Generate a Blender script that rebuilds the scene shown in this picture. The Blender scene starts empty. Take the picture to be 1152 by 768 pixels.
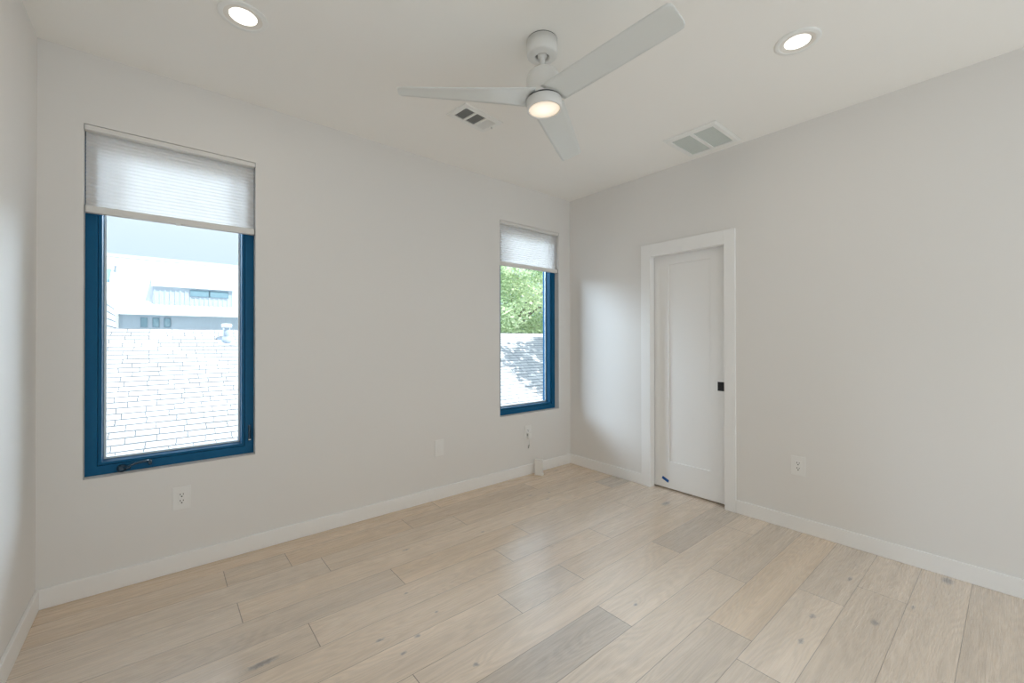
import bpy, bmesh, math, random
from mathutils import Vector, Matrix

random.seed(11)
scn = bpy.context.scene
COL = scn.collection
R = math.radians

# ------------------------------------------------------------------ camera
H = 2.743                                     # ceiling height
cam_d = bpy.data.cameras.new('camera')
cam = bpy.data.objects.new('camera', cam_d)
COL.objects.link(cam)
scn.camera = cam
F = Vector((0.63978974, 0.76853672, 0.00451647))
RT = Vector((0.76854751, -0.63979156, -0.00121994))
UP = Vector((-0.00195203, -0.00425163, 0.99998906))
m = Matrix((RT, UP, -F)).transposed().to_4x4()
m.translation = Vector((-3.29440205, -3.00332056, 1.28805287))
cam.matrix_world = m
cam_d.sensor_width = 36.0
cam_d.sensor_fit = 'HORIZONTAL'
cam_d.lens = 472.499 / 1152 * 36
cam_d.shift_y = -3.863 / 1152
cam_d.clip_start = 0.02
cam_d.clip_end = 300

# ------------------------------------------------------------------ view
scn.view_settings.view_transform = 'Standard'
scn.view_settings.look = 'None'
scn.view_settings.gamma = 1.0
scn.view_settings.use_curve_mapping = False
scn.view_settings.exposure = 0.08
scn.cycles.use_denoising = True
scn.cycles.max_bounces = 14
scn.cycles.diffuse_bounces = 10
scn.cycles.transparent_max_bounces = 16
scn.cycles.caustics_reflective = False
scn.cycles.caustics_refractive = False
scn.cycles.sample_clamp_indirect = 8.0

# ------------------------------------------------------------------ sky, sun, added fill from behind
world = bpy.data.worlds.new('sky')
scn.world = world
world.use_nodes = True
wn = world.node_tree
for n in list(wn.nodes):
    wn.nodes.remove(n)
w_out = wn.nodes.new('ShaderNodeOutputWorld')
w_bg = wn.nodes.new('ShaderNodeBackground')
w_tc = wn.nodes.new('ShaderNodeTexCoord')
w_sep = wn.nodes.new('ShaderNodeSeparateXYZ')
w_rmp = wn.nodes.new('ShaderNodeValToRGB')
wn.links.new(w_tc.outputs['Generated'], w_sep.inputs[0])
wn.links.new(w_sep.outputs['Z'], w_rmp.inputs[0])


def w_math(op, a, b=None, clamp=False):
    n_ = wn.nodes.new('ShaderNodeMath')
    n_.operation = op
    n_.use_clamp = clamp
    for i_, v_ in enumerate((a, b)):
        if v_ is None:
            continue
        if isinstance(v_, (int, float)):
            n_.inputs[i_].default_value = v_
        else:
            wn.links.new(v_, n_.inputs[i_])
    return n_.outputs[0]


def w_step(v_, lo, hi):
    n_ = wn.nodes.new('ShaderNodeMapRange')
    n_.interpolation_type = 'SMOOTHSTEP'
    n_.inputs['From Min'].default_value = lo
    n_.inputs['From Max'].default_value = hi
    wn.links.new(v_, n_.inputs['Value'])
    return n_.outputs[0]


# bright cloud banks added out of view, lighting the side walls through the windows
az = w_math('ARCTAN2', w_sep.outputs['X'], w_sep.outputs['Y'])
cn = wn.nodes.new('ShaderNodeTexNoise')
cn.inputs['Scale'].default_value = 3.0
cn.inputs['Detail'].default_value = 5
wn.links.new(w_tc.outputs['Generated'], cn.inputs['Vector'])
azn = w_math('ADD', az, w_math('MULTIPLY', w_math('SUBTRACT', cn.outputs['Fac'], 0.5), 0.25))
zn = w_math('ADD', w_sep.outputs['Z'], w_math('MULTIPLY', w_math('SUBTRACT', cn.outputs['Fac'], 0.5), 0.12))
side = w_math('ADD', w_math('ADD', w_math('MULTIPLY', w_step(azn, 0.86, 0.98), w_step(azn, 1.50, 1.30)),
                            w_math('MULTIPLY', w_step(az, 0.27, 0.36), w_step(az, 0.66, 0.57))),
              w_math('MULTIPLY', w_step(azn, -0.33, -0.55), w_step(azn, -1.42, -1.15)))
added_bank = w_math('MULTIPLY', side,
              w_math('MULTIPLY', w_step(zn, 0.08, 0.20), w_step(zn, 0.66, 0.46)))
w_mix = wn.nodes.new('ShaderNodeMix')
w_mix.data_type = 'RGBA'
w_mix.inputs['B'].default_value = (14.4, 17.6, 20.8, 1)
wn.links.new(added_bank, w_mix.inputs['Factor'])
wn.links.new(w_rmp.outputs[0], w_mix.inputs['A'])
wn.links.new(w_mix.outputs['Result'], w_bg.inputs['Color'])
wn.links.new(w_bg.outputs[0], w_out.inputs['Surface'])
w_rmp.color_ramp.elements[0].position = 0.0
w_rmp.color_ramp.elements[0].color = (0.60, 0.80, 0.97, 1)
w_rmp.color_ramp.elements[1].position = 0.20
w_rmp.color_ramp.elements[1].color = (0.80, 0.94, 1.02, 1)
for p_, c_ in ((0.32, (0.92, 1.04, 1.10, 1)), (0.55, (1.00, 1.10, 1.18, 1)), (0.85, (0.80, 0.95, 1.12, 1))):
    e_ = w_rmp.color_ramp.elements.new(p_)
    e_.color = c_
w_bg.inputs['Strength'].default_value = 1.0

sun_d = bpy.data.lights.new('sun', 'SUN')
sun_d.energy = 7.4
sun_d.angle = R(0.6)
sun_d.color = (1.0, 0.97, 0.92)
sun = bpy.data.objects.new('sun', sun_d)
COL.objects.link(sun)
SUNV = Vector((0.28, -0.38, 0.88)).normalized()
sun.rotation_euler = SUNV.to_track_quat('Z', 'Y').to_euler()
sun.location = (10, -6, 20)

# added fill lamp, standing in the opening cut behind the camera
fill_d = bpy.data.lights.new('fill_lamp', 'AREA')
fill_d.shape = 'RECTANGLE'
fill_d.size = 3.3
fill_d.size_y = 2.2
fill_d.energy = 17.5
fill_d.color = (1.0, 0.94, 0.85)
fill = bpy.data.objects.new('fill_lamp', fill_d)
COL.objects.link(fill)
fill.location = (-1.88, -4.46, 1.20)
fill.rotation_euler = (R(128), 0, 0)           # shines towards +Y


# ------------------------------------------------------------------ materials
def mat(name, color, rough=0.5, metal=0.0, spec=0.5, noise=0.0, nscale=40.0, bump=0.0, bscale=200.0, coat=0.0):
    mt = bpy.data.materials.new(name)
    mt.use_nodes = True
    nt = mt.node_tree
    b = nt.nodes['Principled BSDF']
    b.inputs['Base Color'].default_value = (*color, 1)
    b.inputs['Roughness'].default_value = rough
    b.inputs['Metallic'].default_value = metal
    b.inputs['Specular IOR Level'].default_value = spec
    if coat:
        b.inputs['Coat Weight'].default_value = coat
    if noise or bump:
        tc = nt.nodes.new('ShaderNodeTexCoord')
    if noise:
        nz = nt.nodes.new('ShaderNodeTexNoise')
        nz.inputs['Scale'].default_value = nscale
        nz.inputs['Detail'].default_value = 4
        nt.links.new(tc.outputs['Object'], nz.inputs['Vector'])
        mr = nt.nodes.new('ShaderNodeMapRange')
        mr.inputs['To Min'].default_value = 1 - noise
        mr.inputs['To Max'].default_value = 1 + noise
        nt.links.new(nz.outputs['Fac'], mr.inputs['Value'])
        mx = nt.nodes.new('ShaderNodeVectorMath')
        mx.operation = 'SCALE'
        mx.inputs[0].default_value = color
        nt.links.new(mr.outputs[0], mx.inputs['Scale'])
        nt.links.new(mx.outputs[0], b.inputs['Base Color'])
    if bump:
        n2 = nt.nodes.new('ShaderNodeTexNoise')
        n2.inputs['Scale'].default_value = bscale
        n2.inputs['Detail'].default_value = 3
        nt.links.new(tc.outputs['Object'], n2.inputs['Vector'])
        bp = nt.nodes.new('ShaderNodeBump')
        bp.inputs['Strength'].default_value = bump
        bp.inputs['Distance'].default_value = 0.002
        nt.links.new(n2.outputs['Fac'], bp.inputs['Height'])
        nt.links.new(bp.outputs[0], b.inputs['Normal'])
    return mt


def emit(name, color, strength):
    mt = bpy.data.materials.new(name)
    mt.use_nodes = True
    nt = mt.node_tree
    b = nt.nodes['Principled BSDF']
    b.inputs['Base Color'].default_value = (0.8, 0.8, 0.8, 1)
    b.inputs['Emission Color'].default_value = (*color, 1)
    b.inputs['Emission Strength'].default_value = strength
    return mt


M = {}
M['wall'] = mat('wall_paint', (0.775, 0.757, 0.733), 0.75, spec=0.25, noise=0.006, nscale=3, bump=0.06, bscale=260)
M['ceiling'] = mat('ceiling_paint', (0.92, 0.907, 0.875), 0.85, spec=0.15, noise=0.006, nscale=3, bump=0.05, bscale=260)
M['trim'] = mat('trim_paint', (0.86, 0.855, 0.845), 0.38, spec=0.45, noise=0.004, nscale=8)
M['door'] = mat('door_paint', (0.85, 0.845, 0.835), 0.40, spec=0.45, noise=0.004, nscale=8)
M['white_plastic'] = mat('white_plastic', (0.815, 0.805, 0.785), 0.35, spec=0.5, noise=0.004, nscale=60)
M['fan_white'] = mat('fan_white', (0.78, 0.775, 0.755), 0.42, spec=0.45, noise=0.005, nscale=20)
M['blade'] = mat('fan_blade_white', (0.74, 0.765, 0.75), 0.30, spec=0.5, noise=0.006, nscale=15)
M['vent_white'] = mat('vent_white', (0.87, 0.875, 0.855), 0.42, noise=0.005, nscale=30)
M['filter'] = mat('filter_mesh', (0.62, 0.66, 0.63), 0.7, noise=0.12, nscale=350)
M['slot'] = mat('dark_slot', (0.012, 0.012, 0.012), 0.6, noise=0.1)
M['duct'] = mat('duct_dark', (0.045, 0.056, 0.060), 0.7, noise=0.15, nscale=40)
M['grey_metal'] = mat('grey_metal', (0.45, 0.46, 0.45), 0.35, metal=0.6, noise=0.03, nscale=80)
M['frame'] = mat('window_frame_navy', (0.003, 0.100, 0.225), 0.45, spec=0.2, noise=0.05, nscale=60, bump=0.05, bscale=400)
M['crank'] = mat('crank_gloss_navy', (0.006, 0.045, 0.090), 0.22, spec=0.8, noise=0.03, nscale=80)
M['spacer'] = mat('glazing_spacer', (0.72, 0.80, 0.84), 0.35, metal=0.2, noise=0.02, nscale=60)
M['black'] = mat('black_metal', (0.008, 0.009, 0.013), 0.4, noise=0.05, nscale=90)
M['tape'] = mat('blue_tape', (0.01, 0.10, 0.36), 0.55, noise=0.06, nscale=200)
M['rail'] = mat('shade_rail', (0.74, 0.725, 0.70), 0.5, noise=0.006, nscale=30)
M['clear'] = mat('clear_plastic', (0.85, 0.87, 0.87), 0.1, noise=0.004)
M['card'] = mat('white_card', (0.80, 0.785, 0.76), 0.6, noise=0.02, nscale=60)
M['lens'] = emit('downlight_lens', (1.0, 0.94, 0.83), 3.2)
M['baffle'] = mat('downlight_baffle', (0.80, 0.77, 0.72), 0.5, noise=0.005)
M['metal_roof'] = mat('white_metal_roof', (0.84, 0.84, 0.83), 0.45, noise=0.02, nscale=0.7)
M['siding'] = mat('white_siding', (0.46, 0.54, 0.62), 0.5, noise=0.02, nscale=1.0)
M['stucco'] = mat('pale_stucco', (0.70, 0.70, 0.68), 0.8, noise=0.04, nscale=4)
M['ext_glass'] = mat('dark_window_glass', (0.20, 0.33, 0.40), 0.08, spec=0.9, noise=0.1, nscale=1.5)
M['ext_frame'] = mat('grey_window_frame', (0.16, 0.26, 0.33), 0.5, noise=0.04, nscale=8)
M['flashing'] = mat('lead_flashing', (0.42, 0.48, 0.55), 0.5, noise=0.06, nscale=12)
M['bark'] = mat('bark', (0.22, 0.19, 0.16), 0.9, noise=0.35, nscale=9, bump=0.6, bscale=25)
M['ground'] = mat('dry_ground', (0.50, 0.50, 0.46), 0.95, noise=0.2, nscale=1.2)


def fan_lens_material():
    mt = bpy.data.materials.new('fan_light_lens')
    mt.use_nodes = True
    nt = mt.node_tree
    b = nt.nodes['Principled BSDF']
    b.inputs['Base Color'].default_value = (0.8, 0.76, 0.70, 1)
    b.inputs['Roughness'].default_value = 0.5
    tc = nt.nodes.new('ShaderNodeTexCoord')
    ln = nt.nodes.new('ShaderNodeVectorMath')
    ln.operation = 'LENGTH'
    nt.links.new(tc.outputs['Object'], ln.inputs[0])
    rp = nt.nodes.new('ShaderNodeValToRGB')
    rp.color_ramp.elements[0].position = 0.0
    rp.color_ramp.elements[0].color = (1.0, 0.93, 0.80, 1)
    rp.color_ramp.elements[1].position = 0.078
    rp.color_ramp.elements[1].color = (0.62, 0.47, 0.32, 1)
    nt.links.new(ln.outputs['Value'], rp.inputs[0])
    nt.links.new(rp.outputs[0], b.inputs['Emission Color'])
    b.inputs['Emission Strength'].default_value = 0.85
    return mt


M['fan_lens'] = fan_lens_material()


def glass_material():
    mt = bpy.data.materials.new('window_glass')
    mt.use_nodes = True
    nt = mt.node_tree
    for n in list(nt.nodes):
        nt.nodes.remove(n)
    out = nt.nodes.new('ShaderNodeOutputMaterial')
    tr = nt.nodes.new('ShaderNodeBsdfTransparent')
    tr.inputs['Color'].default_value = (0.97, 0.99, 1.0, 1)
    gl = nt.nodes.new('ShaderNodeBsdfGlossy')
    gl.inputs['Roughness'].default_value = 0.01
    lw = nt.nodes.new('ShaderNodeFresnel')
    lw.inputs['IOR'].default_value = 1.25
    mx = nt.nodes.new('ShaderNodeMixShader')
    nt.links.new(lw.outputs[0], mx.inputs[0])
    nt.links.new(tr.outputs[0], mx.inputs[1])
    nt.links.new(gl.outputs[0], mx.inputs[2])
    nt.links.new(mx.outputs[0], out.inputs['Surface'])
    return mt


M['glass'] = glass_material()


def shade_material():
    mt = bpy.data.materials.new('cellular_fabric')
    mt.use_nodes = True
    nt = mt.node_tree
    for n in list(nt.nodes):
        nt.nodes.remove(n)
    out = nt.nodes.new('ShaderNodeOutputMaterial')
    df = nt.nodes.new('ShaderNodeBsdfDiffuse')
    ts = nt.nodes.new('ShaderNodeBsdfTranslucent')
    mx = nt.nodes.new('ShaderNodeMixShader')
    mx.inputs[0].default_value = 0.37
    tc = nt.nodes.new('ShaderNodeTexCoord')
    mp = nt.nodes.new('ShaderNodeMapping')
    mp.inputs['Scale'].default_value = (14, 14, 260)
    nz = nt.nodes.new('ShaderNodeTexNoise')
    nz.inputs['Scale'].default_value = 2.0
    nz.inputs['Detail'].default_value = 3
    rp = nt.nodes.new('ShaderNodeValToRGB')
    rp.color_ramp.elements[0].color = (0.89, 0.875, 0.855, 1)
    rp.color_ramp.elements[1].color = (0.95, 0.935, 0.915, 1)
    nt.links.new(tc.outputs['Object'], mp.inputs[0])
    nt.links.new(mp.outputs[0], nz.inputs['Vector'])
    nt.links.new(nz.outputs['Fac'], rp.inputs[0])
    nt.links.new(rp.outputs[0], df.inputs['Color'])
    nt.links.new(rp.outputs[0], ts.inputs['Color'])
    nt.links.new(df.outputs[0], mx.inputs[1])
    nt.links.new(ts.outputs[0], mx.inputs[2])
    nt.links.new(mx.outputs[0], out.inputs['Surface'])
    return mt


M['fabric'] = shade_material()


def leaf_material(name, c1, c2, c3):
    mt = bpy.data.materials.new(name)
    mt.use_nodes = True
    nt = mt.node_tree
    for n in list(nt.nodes):
        nt.nodes.remove(n)
    out = nt.nodes.new('ShaderNodeOutputMaterial')
    df = nt.nodes.new('ShaderNodeBsdfDiffuse')
    ts = nt.nodes.new('ShaderNodeBsdfTranslucent')
    mx = nt.nodes.new('ShaderNodeMixShader')
    mx.inputs[0].default_value = 0.4
    at = nt.nodes.new('ShaderNodeAttribute')
    at.attribute_name = 'tone'
    rp = nt.nodes.new('ShaderNodeValToRGB')
    rp.color_ramp.elements[0].color = (*c1, 1)
    rp.color_ramp.elements[1].color = (*c3, 1)
    e = rp.color_ramp.elements.new(0.5)
    e.color = (*c2, 1)
    nt.links.new(at.outputs['Fac'], rp.inputs[0])
    nt.links.new(rp.outputs[0], df.inputs['Color'])
    nt.links.new(rp.outputs[0], ts.inputs['Color'])
    nt.links.new(df.outputs[0], mx.inputs[1])
    nt.links.new(ts.outputs[0], mx.inputs[2])
    nt.links.new(mx.outputs[0], out.inputs['Surface'])
    return mt


M['leaf'] = leaf_material('light_green_leaves', (0.25, 0.36, 0.21), (0.48, 0.59, 0.36), (0.80, 0.85, 0.62))


def shingle_material():
    mt = bpy.data.materials.new('pale_shingles')
    mt.use_nodes = True
    nt = mt.node_tree
    b = nt.nodes['Principled BSDF']
    b.inputs['Roughness'].default_value = 0.9
    b.inputs['Specular IOR Level'].default_value = 0.1
    uv = nt.nodes.new('ShaderNodeUVMap')
    uv.uv_map = 'slope'
    wob = nt.nodes.new('ShaderNodeTexNoise')
    wob.inputs['Scale'].default_value = 2.5
    wob.inputs['Detail'].default_value = 4
    nt.links.new(uv.outputs[0], wob.inputs['Vector'])
    wsc = nt.nodes.new('ShaderNodeVectorMath')
    wsc.operation = 'MULTIPLY_ADD'
    wsc.inputs[1].default_value = (0.10, 0.02, 0)
    sq = nt.nodes.new('ShaderNodeVectorMath')
    sq.operation = 'MULTIPLY'
    sq.inputs[1].default_value = (1, 0.45, 1)
    nt.links.new(wob.outputs['Color'], wsc.inputs[0])
    nt.links.new(uv.outputs[0], wsc.inputs[2])
    br = nt.nodes.new('ShaderNodeTexBrick')
    br.offset = 0.37
    br.offset_frequency = 2
    br.squash = 0.8
    br.squash_frequency = 3
    br.inputs['Scale'].default_value = 1.0
    br.inputs['Brick Width'].default_value = 0.33
    br.inputs['Row Height'].default_value = 0.0639
    br.inputs['Mortar Size'].default_value = 0.0068
    br.inputs['Mortar Smooth'].default_value = 0.3
    br.inputs['Color1'].default_value = (0.42, 0.43, 0.44, 1)
    br.inputs['Color2'].default_value = (0.55, 0.55, 0.55, 1)
    br.inputs['Mortar'].default_value = (0.12, 0.138, 0.155, 1)
    nt.links.new(wsc.outputs[0], sq.inputs[0])
    nt.links.new(sq.outputs[0], br.inputs['Vector'])
    nz = nt.nodes.new('ShaderNodeTexNoise')
    nz.inputs['Scale'].default_value = 1.6
    nz.inputs['Detail'].default_value = 6
    nt.links.new(uv.outputs[0], nz.inputs['Vector'])
    mr = nt.nodes.new('ShaderNodeMapRange')
    mr.inputs['From Min'].default_value = 0.3
    mr.inputs['From Max'].default_value = 0.7
    mr.inputs['To Min'].default_value = 0.84
    mr.inputs['To Max'].default_value = 1.06
    nt.links.new(nz.outputs['Fac'], mr.inputs['Value'])
    sc = nt.nodes.new('ShaderNodeVectorMath')
    sc.operation = 'SCALE'
    nt.links.new(br.outputs['Color'], sc.inputs[0])
    nt.links.new(mr.outputs[0], sc.inputs['Scale'])
    nt.links.new(sc.outputs[0], b.inputs['Base Color'])
    return mt


M['shingle'] = shingle_material()

KNOTS = [(-2.985, -1.075, .075, .020), (-2.437, -1.329, .020, .012), (-2.529, -1.384, .018, .010), (-2.333, -1.625, .016, .013),
         (-2.575, -1.248, .028, .010), (-2.338, -1.01, .016, .008), (-2.293, -1.238, .014, .007), (-1.195, -2.408, .030, .012),
         (-.448, -2.424, .035, .012), (-.965, -2.39, .030, .014), (-.518, -2.679, .026, .010), (-.799, -2.585, .034, .018),
         (-1.638, -.703, .020, .010), (-2.139, -.596, .030, .009), (-.244, -1.23, .070, .030), (-.892, -.566, .024, .010),
         (-1.523, -1.812, .018, .010), (-.069, -2.762, .060, .028), (-.30, -.09, .05, .010), (-.95, -.42, .022, .010), (-.78, -.47, .018, .010)]


def floor_material():
    mt = bpy.data.materials.new('oak_planks')
    mt.use_nodes = True
    nt = mt.node_tree
    L = nt.links.new
    b = nt.nodes['Principled BSDF']

    def math_(op, a=None, bb=None, c=None):
        n = nt.nodes.new('ShaderNodeMath')
        n.operation = op
        for i, v in enumerate((a, bb, c)):
            if v is None:
                continue
            if isinstance(v, (int, float)):
                n.inputs[i].default_value = v
            else:
                L(v, n.inputs[i])
        return n.outputs[0]

    at = nt.nodes.new('ShaderNodeAttribute')
    at.attribute_name = 'plank'                # r tone, g seed, b warmth
    sp = nt.nodes.new('ShaderNodeSeparateColor')
    L(at.outputs['Color'], sp.inputs[0])
    tone, seed, warm = sp.outputs[0], sp.outputs[1], sp.outputs[2]
    tc = nt.nodes.new('ShaderNodeTexCoord')
    # coordinates shifted per plank
    cmb = nt.nodes.new('ShaderNodeCombineXYZ')
    L(math_('MULTIPLY', seed, 37.0), cmb.inputs[0])
    L(math_('MULTIPLY', seed, 11.0), cmb.inputs[1])
    L(math_('MULTIPLY', seed, 23.0), cmb.inputs[2])
    pos = nt.nodes.new('ShaderNodeVectorMath')
    pos.operation = 'ADD'
    L(tc.outputs['Object'], pos.inputs[0])
    L(cmb.outputs[0], pos.inputs[1])
    # knots: distance field and their dark hearts
    fld, dark = None, None
    for (kx, ky, a, bb) in KNOTS:
        d = nt.nodes.new('ShaderNodeVectorMath')
        d.operation = 'SUBTRACT'
        d.inputs[1].default_value = (kx, ky, 0)
        L(tc.outputs['Object'], d.inputs[0])
        s = nt.nodes.new('ShaderNodeVectorMath')
        s.operation = 'MULTIPLY'
        s.inputs[1].default_value = (1 / a, 1 / bb, 0)
        L(d.outputs[0], s.inputs[0])
        ln = nt.nodes.new('ShaderNodeVectorMath')
        ln.operation = 'LENGTH'
        L(s.outputs[0], ln.inputs[0])
        fld = ln.outputs['Value'] if fld is None else math_('MINIMUM', fld, ln.outputs['Value'])
    kn = nt.nodes.new('ShaderNodeTexNoise')
    kn.inputs['Scale'].default_value = 70
    L(tc.outputs['Object'], kn.inputs['Vector'])
    fld2 = math_('ADD', fld, math_('MULTIPLY', math_('SUBTRACT', kn.outputs['Fac'], 0.5), 1.1))
    heart = nt.nodes.new('ShaderNodeMapRange')
    heart.interpolation_type = 'SMOOTHSTEP'
    heart.inputs['From Min'].default_value = 0.15
    heart.inputs['From Max'].default_value = 1.1
    heart.inputs['To Min'].default_value = 0.42
    heart.inputs['To Max'].default_value = 0.0
    L(fld2, heart.inputs['Value'])
    swell = nt.nodes.new('ShaderNodeMapRange')     # grain bends round the knots
    swell.inputs['From Min'].default_value = 0.0
    swell.inputs['From Max'].default_value = 5.0
    swell.inputs['To Min'].default_value = 1.0
    swell.inputs['To Max'].default_value = 0.0
    swell.clamp = True
    L(fld, swell.inputs['Value'])
    # cathedral grain: stretched noise turned into contour lines
    mp = nt.nodes.new('ShaderNodeMapping')
    mp.inputs['Scale'].default_value = (0.75, 5.2, 1)
    L(pos.outputs[0], mp.inputs[0])
    n1 = nt.nodes.new('ShaderNodeTexNoise')
    n1.inputs['Scale'].default_value = 1.0
    n1.inputs['Detail'].default_value = 2.5
    n1.inputs['Roughness'].default_value = 0.45
    L(mp.outputs[0], n1.inputs['Vector'])
    ring = math_('SINE', math_('ADD', math_('MULTIPLY', n1.outputs['Fac'], 165.0), math_('MULTIPLY', swell.outputs[0], 9.0)))
    ringn = math_('MULTIPLY_ADD', ring, 0.5, 0.5)
    # fine pores
    mp2 = nt.nodes.new('ShaderNodeMapping')
    mp2.inputs['Scale'].default_value = (5.0, 210.0, 1)
    L(pos.outputs[0], mp2.inputs[0])
    n2 = nt.nodes.new('ShaderNodeTexNoise')
    n2.inputs['Scale'].default_value = 1.0
    n2.inputs['Detail'].default_value = 3
    L(mp2.outputs[0], n2.inputs['Vector'])
    pore = nt.nodes.new('ShaderNodeMapRange')
    pore.inputs['From Min'].default_value = 0.35
    pore.inputs['From Max'].default_value = 0.62
    L(n2.outputs['Fac'], pore.inputs['Value'])
    # broad streaks
    mp3 = nt.nodes.new('ShaderNodeMapping')
    mp3.inputs['Scale'].default_value = (0.55, 13.0, 1)
    L(pos.outputs[0], mp3.inputs[0])
    n3 = nt.nodes.new('ShaderNodeTexNoise')
    n3.inputs['Scale'].default_value = 1.0
    n3.inputs['Detail'].default_value = 3
    L(mp3.outputs[0], n3.inputs['Vector'])
    # value factor
    v = math_('MULTIPLY_ADD', ringn, 0.10, 0.95)
    v = math_('MULTIPLY', v, math_('MULTIPLY_ADD', pore.outputs[0], 0.12, 0.935))
    v = math_('MULTIPLY', v, math_('MULTIPLY_ADD', math_('SUBTRACT', n3.outputs['Fac'], 0.5), 0.42, 1.0))
    v = math_('MULTIPLY', v, tone)
    v = math_('MULTIPLY', v, math_('SUBTRACT', 1.0, heart.outputs[0]))
    # seams from the plank-edge distances
    u1 = nt.nodes.new('ShaderNodeUVMap')
    u1.uv_map = 'ends'
    u2 = nt.nodes.new('ShaderNodeUVMap')
    u2.uv_map = 'sides'
    s1 = nt.nodes.new('ShaderNodeSeparateXYZ')
    s2 = nt.nodes.new('ShaderNodeSeparateXYZ')
    L(u1.outputs[0], s1.inputs[0])
    L(u2.outputs[0], s2.inputs[0])
    de = math_('MINIMUM', s1.outputs[0], s1.outputs[1])
    ds = math_('MINIMUM', s2.outputs[0], s2.outputs[1])
    dm = math_('MINIMUM', de, math_('MULTIPLY_ADD', ds, 1.0, 0.0007))
    seam = nt.nodes.new('ShaderNodeMapRange')
    seam.interpolation_type = 'SMOOTHSTEP'
    seam.inputs['From Min'].default_value = 0.0004
    seam.inputs['From Max'].default_value = 0.0030
    seam.inputs['To Min'].default_value = 0.33
    seam.inputs['To Max'].default_value = 1.0
    L(dm, seam.inputs['Value'])
    v = math_('MULTIPLY', v, seam.outputs[0])
    # colour
    mixc = nt.nodes.new('ShaderNodeMix')
    mixc.data_type = 'RGBA'
    mixc.inputs['A'].default_value = (0.700, 0.612, 0.525, 1)
    mixc.inputs['B'].default_value = (0.695, 0.520, 0.352, 1)
    L(warm, mixc.inputs['Factor'])
    grey = nt.nodes.new('ShaderNodeMix')
    grey.data_type = 'RGBA'
    grey.inputs['B'].default_value = (0.50, 0.50, 0.52, 1)
    L(math_('MULTIPLY', heart.outputs[0], 1.3), grey.inputs['Factor'])
    L(mixc.outputs['Result'], grey.inputs['A'])
    sc = nt.nodes.new('ShaderNodeVectorMath')
    sc.operation = 'SCALE'
    L(grey.outputs['Result'], sc.inputs[0])
    L(v, sc.inputs['Scale'])
    L(sc.outputs[0], b.inputs['Base Color'])
    rr = math_('MULTIPLY_ADD', pore.outputs[0], -0.06, 0.31)
    L(rr, b.inputs['Roughness'])
    b.inputs['Specular IOR Level'].default_value = 0.6
    b.inputs['Coat Weight'].default_value = 0.9
    b.inputs['Coat Roughness'].default_value = 0.20
    bp = nt.nodes.new('ShaderNodeBump')
    bp.inputs['Strength'].default_value = 0.22
    bp.inputs['Distance'].default_value = 0.0015
    L(math_('MULTIPLY', pore.outputs[0], seam.outputs[0]), bp.inputs['Height'])
    L(bp.outputs[0], b.inputs['Normal'])
    return mt


M['floor'] = floor_material()


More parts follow.
